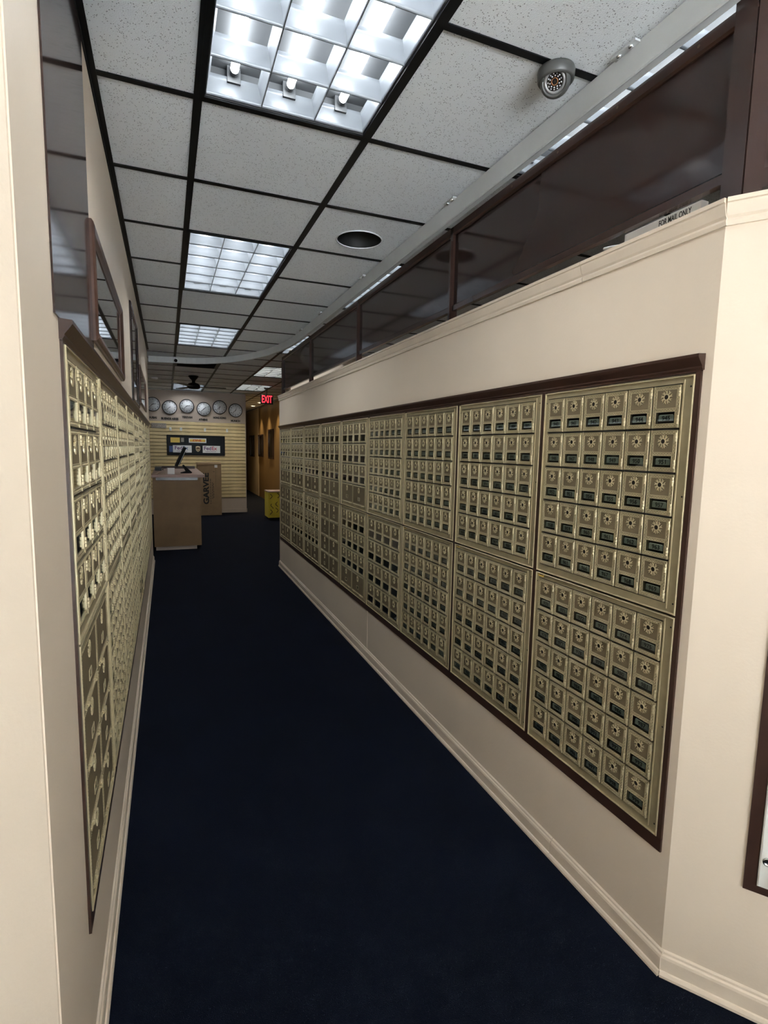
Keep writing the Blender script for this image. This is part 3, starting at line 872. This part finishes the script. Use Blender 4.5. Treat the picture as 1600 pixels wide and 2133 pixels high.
# lace curtain behind the gap
mb = MB(); vs = []; N = 160
for i in range(N):
    u = i / (N - 1)
    yy = 0.105 + 0.006 * math.sin(u * 95)
    vs += [(0.06 + u * 1.1, yy, 0.003), (0.06 + u * 1.1, yy, 0.12)]
mb.add(vs, [(2 * i, 2 * i + 2, 2 * i + 3, 2 * i + 1) for i in range(N - 1)], 0, True)
for i in range(12):
    mb.lathe((0.09 + i * 0.028, 0.094, 0.020 + 0.028 * (i % 2)), (0, -1, 0), [(0.011, 0), (0.009, 0.002), (0.0004, 0.003)], 12)
tag(build('lace_curtain', mb, 'lace', None, (XR, YA, 2.1365), AROT), 'white lace curtain edge in the gap above the angled wall', 'curtain')
# box behind the slot with its lettering
th = thing('mail_tray', 'white box lettered FOR MAIL ONLY on the wall top behind dark panel', 'box', (1.388, 1.40, 2.1370), -PI / 2)
build('tray', MB().plate(0, 0, 0.27, 0.070, 0.028, 0.0, 0.0015, 0), 'paper', th)
t = text_mb('FOR MAIL ONLY', 0.024, 0, weight=0.0003, width=0.108)
build('lettering', t.xform(Matrix.Translation((0.186, -0.0004, 0.054))), 'ink', th)
tag(build('white_cable', MB().tube([(0, 0, 0), (0, 0.03, 0.006), (0, 0.06, 0.012), (0, 0.09, 0.016)], 0.0035, 6), 'paper', None, (1.395, 1.405, 2.180)), 'short white cable beside the lettered white box', 'cable')

# parcel locker on the angled wall
th = thing('parcel_locker', 'white metal locker in dark brown frame at the right edge', 'locker', (XR + AD.x * 0.174, YA + AD.y * 0.174, 0.358), AROT)
mb = MB().box(0, -0.006, 0, 0.7, -0.0005, 0.022).box(0, -0.006, 0.022, 0.028, -0.0005, 1.40).box(0.672, -0.006, 0.022, 0.7, -0.0005, 1.40).box(0.028, -0.006, 1.36, 0.672, -0.0005, 1.40)
build('frame', mb, 'brown', th)
build('door', MB().plate(0.029, 0.023, 0.671, 1.359, -0.0005, -0.012, 0.003), 'white_plate', th)
lk = build('lock', MB().lathe((0.046, -0.012, 0.100), (0, -1, 0), [(0.011, 0), (0.011, 0.003), (0.008, 0.005), (0.0075, 0.004), (0.0004, 0.004)], 20), 'chrome', th)
build('keyhole', MB().box(0.0455, -0.0168, 0.096, 0.0468, -0.016, 0.104), 'black_hole', lk)
build('handle', MB().plate(0.058, 0.03, 0.075, 0.090, -0.012, -0.026, 0.003), 'bronze_dark', th)

# ------------------------------------------------------------------ left wall: panel, mirror, pictures
th = thing('glossy_panel', 'tall glossy brown panel on the left wall above the nearest mailboxes', 'panel', (XL, 1.25, 1.758), PI / 2)
build('sheet', MB().box(0, -0.004, 0.001, 0.62, -0.0003, 0.915), 'brown_panel', th)
def framed(name, lab, cat, y0_, y1_, z0_, z1_, t, fw, fm, pm, inset=0.35):
    th = thing(name, lab, cat, (XL, y0_, z0_), PI / 2)
    w, h = y1_ - y0_, z1_ - z0_
    prof = [(0, -0.0005), (0, -t * 0.6), (fw * 0.12, -t * 0.85), (fw * 0.3, -t), (fw * 0.45, -t * 0.9), (fw * 0.6, -t * 0.8), (fw * 0.85, -t * 0.5), (fw, -t * inset), (fw, -0.0005)]
    def rail(a, b, inward, na):
        # a, b: corner points (x, z); mitred
        mb = MB(); vs = []
        for (px, pz), s in ((a, 1), (b, -1)):
            for u, yy in prof:
                vs.append((px + inward[0] * u + (s * u if inward[0] == 0 else 0), yy, pz + inward[1] * u + (s * u if inward[1] == 0 else 0)))
        k = len(prof)
        mb.add(vs, [(i, (i + 1) % k, k + (i + 1) % k, k + i) for i in range(k)] + [tuple(range(k)), tuple(range(2 * k - 1, k - 1, -1))])
        build(na, mb, fm, th)
    rail((0, 0), (w, 0), (0, 1), 'frame_rail'); rail((0, h), (w, h), (0, -1), 'frame_rail')
    rail((0, 0), (0, h), (1, 0), 'frame_stile'); rail((w, 0), (w, h), (-1, 0), 'frame_stile')
    build('mirror_glass' if pm == 'mirror' else 'picture', MB().box(fw - 0.002, -t * inset * 0.7, fw - 0.002, w - fw + 0.002, -0.0006, h - fw + 0.002), pm, th)
    return th
framed('wall_mirror', 'brown wooden framed mirror nearest on the left wall', 'mirror', 1.872, 3.00, 1.815, 2.165, 0.018, 0.045, 'wood_frame', 'mirror')
framed('wall_mirror', 'tall dark framed mirror beyond the brown wooden one on left wall', 'mirror', 3.86, 4.68, 1.785, 2.41, 0.014, 0.03, 'dark_frame', 'mirror')
framed('framed_picture', 'dark framed picture farthest along the left wall', 'picture', 5.0, 6.35, 1.85, 2.17, 0.012, 0.03, 'wood_frame', 'mirror')

# ------------------------------------------------------------------ rear room: slatted wall with clocks
sl_me = MB().prism([(0, 0.003), (-0.006, 0.003), (-0.014, 0.010), (-0.014, 0.066), (-0.006, 0.073), (0, 0.073)], 'x', -1.49, 1.66).mesh('slat', ['slat'])
z = 0.345; i = 0
while z < 1.95:
    put('slat', sl_me, wb, (0, -0.003, z)); z += 0.0762
build('backing', MB().box(-1.49, -0.003, 0.335, 1.66, -0.0005, z), 'groove', wb)
ztop = z
# window with courier signs
th = thing('sign_window', 'long dark window in black frame on the slatted wall', 'window', (0.0, YBACK - 0.018, 1.29))
mb = MB().box(0, -0.012, 0, 1.21, 0.0, 0.03).box(0, -0.012, 0.41, 1.21, 0, 0.44).box(0, -0.012, 0.03, 0.03, 0, 0.41).box(1.18, -0.012, 0.03, 1.21, 0, 0.41)
build('frame', mb, 'black_metal', th)
build('pane', MB().box(0.03, -0.004, 0.03, 1.18, -0.0005, 0.41), 'dark_interior', th)
def sign(name, lab, x, z_, w, h, base, texts, cat='sign', y=YBACK - 0.0235):
    t_ = thing(name, lab, cat, (x, y, z_))
    build('card', MB().plate(0, 0, w, h, 0.001, -0.001, 0.0004), base, t_)
    for body, size, m, dx, dz, kw in texts:
        build('lettering', text_mb(body, size, 0, **kw).xform(Matrix.Translation((dx, -0.0016, dz))), m, t_)
    return t_
S1 = sign('courier_sign', 'white sign reading FedEx behind the counter monitor', 0.12, 1.352, 0.385, 0.155, 'sign_white',
     [('Fed', 0.11, 'fedex_purple', 0.115, 0.095, dict(weight=0.002)), ('Ex', 0.11, 'blue', 0.255, 0.095, dict(weight=0.002)), ('Federal Express', 0.034, 'fedex_purple', 0.19, 0.03, {})])
S2 = sign('courier_sign', 'white sign reading FedEx at the right end of dark window', 0.735, 1.350, 0.372, 0.158, 'sign_white',
     [('Fed', 0.11, 'fedex_purple', 0.105, 0.098, dict(weight=0.002)), ('Ex', 0.11, 'fedex_red', 0.245, 0.098, dict(weight=0.002)), ('Federal Express', 0.036, 'fedex_purple', 0.17, 0.03, {})])
S3 = sign('courier_sign', 'yellow and white sign reading DHL at the window top', 0.45, 1.568, 0.365, 0.098, 'sign_white', [])
build('stripe', MB().box(0.02, -0.002, 0.02, 0.345, -0.001, 0.078), 'sign_yellow', S3)
build('lettering', text_mb('DHL', 0.062, 0, weight=0.002, shear=0.3, width=0.20).xform(Matrix.Translation((0.17, -0.0026, 0.049))), 'sign_red', S3)
build('streak', MB().box(0.02, -0.0026, 0.034, 0.06, -0.002, 0.04).box(0.29, -0.0026, 0.034, 0.345, -0.002, 0.04), 'sign_red', S3)
t_ = thing('courier_shield', 'brown and gold shield emblem between the two white signs', 'emblem', (0.637, YBACK - 0.0235, 1.372))
sh = [(-0.046, 0.115), (-0.046, 0.05), (-0.03, 0.018), (0, 0), (0.03, 0.018), (0.046, 0.05), (0.046, 0.115), (0.0, 0.126)]
build('shield', MB().prism(sh, 'y', -0.001, 0.001), 'ups_gold', t_)
build('swoosh', MB().prism([(x * 0.8, 0.012 + zz * 0.70) for x, zz in sh], 'y', -0.002, -0.001), 'ups_brown', t_)
build('lettering', text_mb('ups', 0.045, 0, weight=0.001, width=0.055).xform(Matrix.Translation((0, -0.0024, 0.05))), 'ups_gold', t_)
sign('yellow_notice', 'yellow notice at the upper left of the dark window', 0.076, 1.566, 0.19, 0.108, 'sign_yellow', [])
sign('blue_notice', 'narrow blue notice left of the white courier sign', 0.045, 1.36, 0.07, 0.13, 'blue', [])
sign('pale_notice', 'small pale notice between yellow notice and yellow-white sign', 0.29, 1.58, 0.06, 0.09, 'carved_grey', [])
# clocks
clocks = [(-0.258, 2.365, 'DUBAI', 2, 2.084, 0.0), (0.078, 2.316, 'BUENOS AIRES', 7, 2.072, 0.075), (0.424, 2.357, 'YEREVAN', 2, 2.118, 0.43), (0.776, 2.311, 'ATHENS', 1, 2.075, 0.76), (1.112, 2.364, 'HONG KONG', 6, 2.130, 1.11), (1.454, 2.310, 'MUNICH', 12, 2.075, 1.452)]
cw = [0.17, 0.345, 0.216, 0.186, 0.277, 0.20]
CL = ['round white wall clock above the name DUBAI', 'round white wall clock above the name BUENOS AIRES', 'round white wall clock above the name YEREVAN', 'round white wall clock above the name ATHENS', 'round white wall clock above the name HONG KONG', 'round white wall clock above the name MUNICH']
rim = MB().lathe((0, 0, 0), (0, -1, 0), [(0.150, 0.0), (0.152, 0.02), (0.148, 0.032), (0.140, 0.034), (0.137, 0.022)], 40).mesh('rim', ['cam_black'])
fc = MB().lathe((0, 0, 0), (0, -1, 0), [(0.139, 0.0), (0.139, 0.020), (0.0005, 0.020)], 40)
face_me = fc.mesh('dial', ['clock_face'])
nums = MB()
for hcl in range(1, 13):
    a = PI / 2 - hcl * PI / 6
    nums.merge(text_mb(str(hcl), 0.036, 0, weight=0.0008), 0, (0.108 * math.cos(a), -0.0208, 0.108 * math.sin(a)))
num_me = nums.mesh('numerals', ['ink'])
def hand(L, w):
    return MB().prism([(-w, -0.02), (w, -0.02), (w * 0.6, L), (-w * 0.6, L)], 'y', -0.0255, -0.0235).mesh('hand', ['ink'])
hh, mh = hand(0.07, 0.006), hand(0.105, 0.0045)
for (x, z_, nm, hr_, zl, xl), lab, wd in zip(clocks, CL, cw):
    th = thing('wall_clock', lab, 'clock', (x, YBACK - 0.001, z_), group='world clocks on the back wall')
    put('rim', rim, th); dl = put('dial', face_me, th); put('numerals', num_me, dl)
    a = put('hour_hand', hh, th); a.rotation_euler = (0, (hr_ + 38 / 60) * PI / 6, 0)
    b = put('minute_hand', mh, th); b.rotation_euler = (0, 38 * PI / 30, 0)
    if nm == 'DUBAI': xl = -0.27
    tag(build('city_name', text_mb(nm, 0.062, 0, weight=0.003, width=wd, depth=0.006), 'ink', None, (xl, YBACK - 0.0045, zl)), 'black letters spelling %s under its clock' % nm, 'lettering')
# hanging tags on the slats
for k, (x, lab) in enumerate(((0.081, 'first white tag hook from the left on the slats'), (0.295, 'second white tag hook from the left on the slats'), (0.792, 'white tag hook above the right half of the dark window'), (1.263, 'white tag hook farthest right on the slats'))):
    th = thing('slat_hook', lab, 'hook', (x, YBACK - 0.018, 1.83), group='tag hooks on the slatted wall')
    build('prong', MB().tube([(0, 0, 0.03), (0, -0.05, 0.03), (0, -0.09, 0.034), (0, -0.095, 0.042)], 0.004, 6), 'chrome', th)
    build('price_tag', MB().box(-0.022, -0.004, -0.01, 0.022, 0.0, 0.062).box(-0.006, -0.005, 0.01, 0.006, -0.004, 0.045), 'paper', th)
th = thing('carved_sign', 'grey carved wooden sign at the top left of the slats', 'sign', (-0.30, YBACK - 0.032, 1.865))
build('board', MB().plate(0, 0, 0.30, 0.105, 0.012, 0.0, 0.003), 'carved_grey', th)
mb = MB(); rs = random.Random(3)
for j in range(9):
    x = 0.02 + j * 0.031
    mb.tube([(x + 0.012 * math.cos(t * 0.7), -0.002, 0.05 + (0.024 if j % 3 else 0.034) * math.sin(t * 0.7 + j)) for t in range(9)], 0.0035, 5)
build('scrollwork', mb, 'paint_dim', th)

# ------------------------------------------------------------------ counter and what stands there
th = thing('service_counter', 'tan wooden counter with overhanging reddish top at the passage end', 'counter', (-0.20, 8.2, 0))
build('body', MB().box(0.0, 0.0, 0.052, 0.64, 2.3, 1.05), 'particle_board', th)
build('plinth', MB().box(0.02, 0.012, 0, 0.575, 2.28, 0.052), 'paint_dim', th)
build('worktop', MB().plate(-0.012, -2.34, 0.70, 0.04, 0.040, 0.0, 0.004).xform(Matrix(((1, 0, 0, 0), (0, 0, -1, 0), (0, -1, 0, 1.09), (0, 0, 0, 1)))), 'counter_pink', th)
build('back_rail', MB().box(0.0, 2.1, 1.0905, 0.66, 2.13, 1.135), 'brown_board', th)
build('edge_strip', MB().box(0.045, -0.012, 1.01, 0.60, -0.0005, 1.0495), 'brown_board', th)
th = thing('monitor', 'black tilted monitor seen edge-on standing on the counter', 'monitor', (0.27, 8.6, 1.0905))
build('stand', MB().prism([(0.06, 0.0), (0.075, 0.012), (-0.045, 0.13), (-0.065, 0.115), (-0.02, 0.03), (-0.09, 0.012), (-0.09, 0.0)], 'y', -0.05, 0.05), 'monitor_black', th)
Mt = Matrix.Translation((-0.085, 0, 0.245)) @ Matrix.Rotation(math.radians(25), 4, 'Y')
build('screen', MB().box(-0.020, -0.2, -0.155, 0.018, 0.2, 0.155).box(0.018, -0.16, -0.12, 0.034, 0.16, 0.10).xform(Mt), 'monitor_black', th)
build('edge', MB().box(0.020, -0.202, -0.13, 0.024, -0.2005, 0.14).xform(Mt), 'white_metal', th)
th = thing('paper_box', 'open white card box lying on the counter left of monitor', 'box', (-0.02, 8.30, 1.0905))
build('card', MB().box(0.02, 0, 0, 0.115, 0.06, 0.088), 'paper', th)
build('flap', MB().add([(0.02, 0.0, 0.09), (0.02, 0.06, 0.09), (-0.15, 0.05, 0.005), (-0.13, 0.0, 0.002), (0.02, 0.0, 0.086), (0.02, 0.06, 0.086), (-0.15, 0.05, 0.001), (-0.13, 0.0, 0.0)], [(0, 1, 2, 3), (7, 6, 5, 4), (0, 3, 7, 4), (1, 0, 4, 5), (2, 1, 5, 6), (3, 2, 6, 7)]), 'paper_tan', th)
tag(build('paper_sheet', MB().box(0, 0, 0, 0.15, 0.2, 0.002), 'paper_tan', None, (-0.19, 8.22, 1.0905), 0.1), 'loose paper sheet on the counter beside the wall', 'paper')
tag(build('desk_organizer', MB().box(0, 0, 0, 0.10, 0.3, 0.06).box(0.11, 0, 0, 0.13, 0.3, 0.03), 'cam_black', None, (-0.19, 9.4, 1.0905)), 'low black desk tray at the back of the counter', 'tray')
# carton
th = thing('cardboard_box', 'tall cardboard box printed GARVEE leaning by the slatted wall', 'box', (0.585, 12.14, 0))
build('carton', MB().plate(0, 0, 0.50, 1.14, 0.24, 0.0, 0.006), 'cardboard', th)
build('flap', MB().add([(-0.01, -0.01, 1.10), (0.50, -0.006, 1.125), (0.505, 0.12, 1.152), (-0.02, 0.12, 1.148), (-0.01, -0.012, 1.096), (0.50, -0.008, 1.121), (0.505, 0.12, 1.146), (-0.02, 0.12, 1.142)], [(0, 1, 2, 3), (7, 6, 5, 4), (0, 4, 5, 1), (1, 5, 6, 2), (2, 6, 7, 3), (3, 7, 4, 0)]), 'cardboard', th)
Rt = Matrix.Rotation(-PI / 2, 4, 'Y')
build('lettering', text_mb('GARVEE', 0.155, 0, weight=0.006, width=0.68).xform(Matrix.Translation((0.185, -0.0008, 0.585)) @ Rt), 'ink', th)
mb = MB()
for x, za, zb_ in ((0.268, 0.25, 0.80), (0.305, 0.36, 0.72), (0.328, 0.38, 0.70)):
    zz = za
    while zz < zb_:
        l = rs.uniform(0.02, 0.06); mb.box(x, -0.001, zz, x + 0.010, -0.0004, min(zb_, zz + l)); zz += l + 0.014
build('small_print', mb, 'ink', th)
build('label', MB().box(0.36, -0.001, 1.04, 0.42, -0.0002, 1.10), 'paper', th)
build('tape', MB().box(0.38, -0.0012, 0.62, 0.384, -0.0002, 1.04).box(0.33, -0.0012, 0.95, 0.36, -0.0002, 0.96), 'groove', th)

# ceiling fan
th = thing('ceiling_fan', 'black ceiling fan hanging in front of the clocks', 'ceiling fan', (0.45, 9.85, ZC - 0.004))
build('canopy', MB().lathe((0, 0, 0), (0, 0, -1), [(0.0005, 0), (0.082, 0.0), (0.080, 0.015), (0.045, 0.06), (0.03, 0.075)], 24), 'black_metal', th)
build('downrod', MB().cyl((0, 0, -0.07), (0, 0, -0.12), 0.028, n=12), 'black_metal', th)
build('motor', MB().lathe((0, 0, -0.11), (0, 0, -1), [(0.03, 0), (0.085, 0.02), (0.105, 0.05), (0.105, 0.085), (0.08, 0.105), (0.0005, 0.11)], 24), 'black_metal', th)
bl = MB().prism([(0.10, -0.03), (0.17, -0.055), (0.50, -0.065), (0.53, -0.04), (0.53, 0.04), (0.50, 0.065), (0.17, 0.055), (0.10, 0.03)], 'z', -0.185, -0.178).mesh('blade', ['black_metal'])
for a in (-4, 116, 244):
    o = put('blade', bl, th); o.rotation_euler = (0.0, 0.0, math.radians(a))

# exit sign, rear passage
th = thing('exit_sign', 'red lit EXIT sign hanging over the rear passage', 'sign', (1.885, 11.0, 2.36))
build('case', MB().plate(-0.125, 0, 0.125, 0.18, 0.04, 0.0, 0.004), 'cam_black', th)
build('lettering', text_mb('EXIT', 0.20, 0, weight=0.004, width=0.205).xform(Matrix.Translation((0, -0.001, 0.09))), 'exit_red', th)
build('stem', MB().cyl((0, 0.02, 0.18), (0, 0.02, ZC - 2.36 - 0.004), 0.010, n=8).lathe((0, 0.02, ZC - 2.364), (0, 0, -1), [(0.0005, 0), (0.06, 0), (0.05, 0.02), (0.0005, 0.025)], 12), 'cam_black', th)
for k, (y, lab) in enumerate(((13.52, 'nearest round recessed downlight in the rear passage ceiling'), (14.83, 'middle round recessed downlight in the rear passage ceiling'), (16.11, 'farthest round recessed downlight in the rear passage ceiling'))):
    th = thing('downlight', lab, 'downlight', (2.36, y, ZC - 0.003), group='downlights in the rear passage')
    build('trim_ring', MB().lathe((0, 0, 0), (0, 0, -1), [(0.085, -0.002), (0.085, 0.006), (0.06, 0.006), (0.058, 0.0)], 20), 'white_metal', th)
    build('lamp', MB().lathe((0, 0, 0), (0, 0, -1), [(0.058, 0.002), (0.0005, 0.002)], 20), 'downlamp', th)
    ld = bpy.data.lights.new('downlight_lamp', 'SPOT'); ld.energy = DOWN; ld.color = (1.0, 0.74, 0.40); ld.spot_size = math.radians(95); ld.spot_blend = 0.7; ld.shadow_soft_size = 0.04
    lo = bpy.data.objects.new('downlight_lamp', ld); COL.objects.link(lo); lo.parent = th; lo.location = (0, 0, -0.02); lo.rotation_euler = (0, math.radians(12), 0)
def wall_pic(y0_, y1_, z0_, z1_, lab, pm, xw):
    th = thing('framed_picture', lab, 'picture', (xw, (y0_ + y1_) / 2, z0_), -PI / 2, group='pictures in the rear passage')
    w, h = y1_ - y0_, z1_ - z0_
    mb = MB()
    for (xa, za, xb, zb_) in ((-w / 2, 0, w / 2, 0.05), (-w / 2, h - 0.05, w / 2, h), (-w / 2, 0.05, -w / 2 + 0.05, h - 0.05), (w / 2 - 0.05, 0.05, w / 2, h - 0.05)):
        mb.plate(xa, za, xb, zb_, -0.001, -0.035, 0.006)
    build('frame', mb, 'dark_frame', th)
    build('picture', MB().box(-w / 2 + 0.05, -0.012, 0.05, w / 2 - 0.05, -0.001, h - 0.05), pm, th)
wall_pic(14.16, 14.85, 1.19, 1.98, 'dark framed picture nearest in the rear passage', 'picture', 2.6)
wall_pic(15.8, 16.6, 1.22, 1.87, 'very dark framed picture, middle one in the rear passage', 'picture', 2.6)
wall_pic(17.45, 18.35, 1.19, 1.87, 'pale picture in black frame, farthest in the rear passage', 'picture_pale', 2.59)
# yellow paper-wrapped stand
th = thing('wrapped_stand', 'stand wrapped in yellow paper with black brush marks beyond right wall', 'stand', (1.90, 10.98, 0))
mb = MB(); vs = []; N = 14
for k in range(N + 1):
    u = k / N; x = 0.5 * u
    for z_ in (0.10 - 0.05 * u + 0.012 * math.sin(9 * u), 0.30, 0.585):
        vs.append((x, 0.008 * math.sin(11 * u + z_ * 8), z_))
mb.add(vs, [(3 * k + j, 3 * k + 3 + j, 3 * k + 4 + j, 3 * k + 1 + j) for k in range(N) for j in range(2)], 0, True)
mb.box(0.0, 0.012, 0.06, 0.5, 0.45, 0.58)
build('wrap', mb, 'yellow', th)
build('top', MB().box(-0.01, -0.015, 0.586, 0.51, 0.46, 0.605), 'pinkish', th)
build('foot', MB().box(0.03, 0.03, 0, 0.47, 0.42, 0.06), 'cam_black', th)
mb = MB()
for (x, z_) in ((0.05, 0.50), (0.07, 0.30), (0.17, 0.34), (0.05, 0.18), (0.17, 0.22), (0.20, 0.52), (0.3, 0.4), (0.4, 0.25)):
    pts = [(x + 0.025 * math.cos(t * 0.8 + z_ * 20), -0.011, z_ + (t - 3) * 0.017) for t in range(7)]
    mb.tube(pts, 0.006, 5)
build('brush_marks', mb, 'ink', th)
tag(build('smoke_detector', MB().lathe((0, 0, 0), (0, 0, -1), [(0.0005, 0.035), (0.04, 0.035), (0.055, 0.02), (0.06, 0.0)], 20), 'white_metal', None, (-0.17, 10.4, ZC - 0.0045)), 'small white smoke detector on the rear ceiling at left', 'smoke detector')
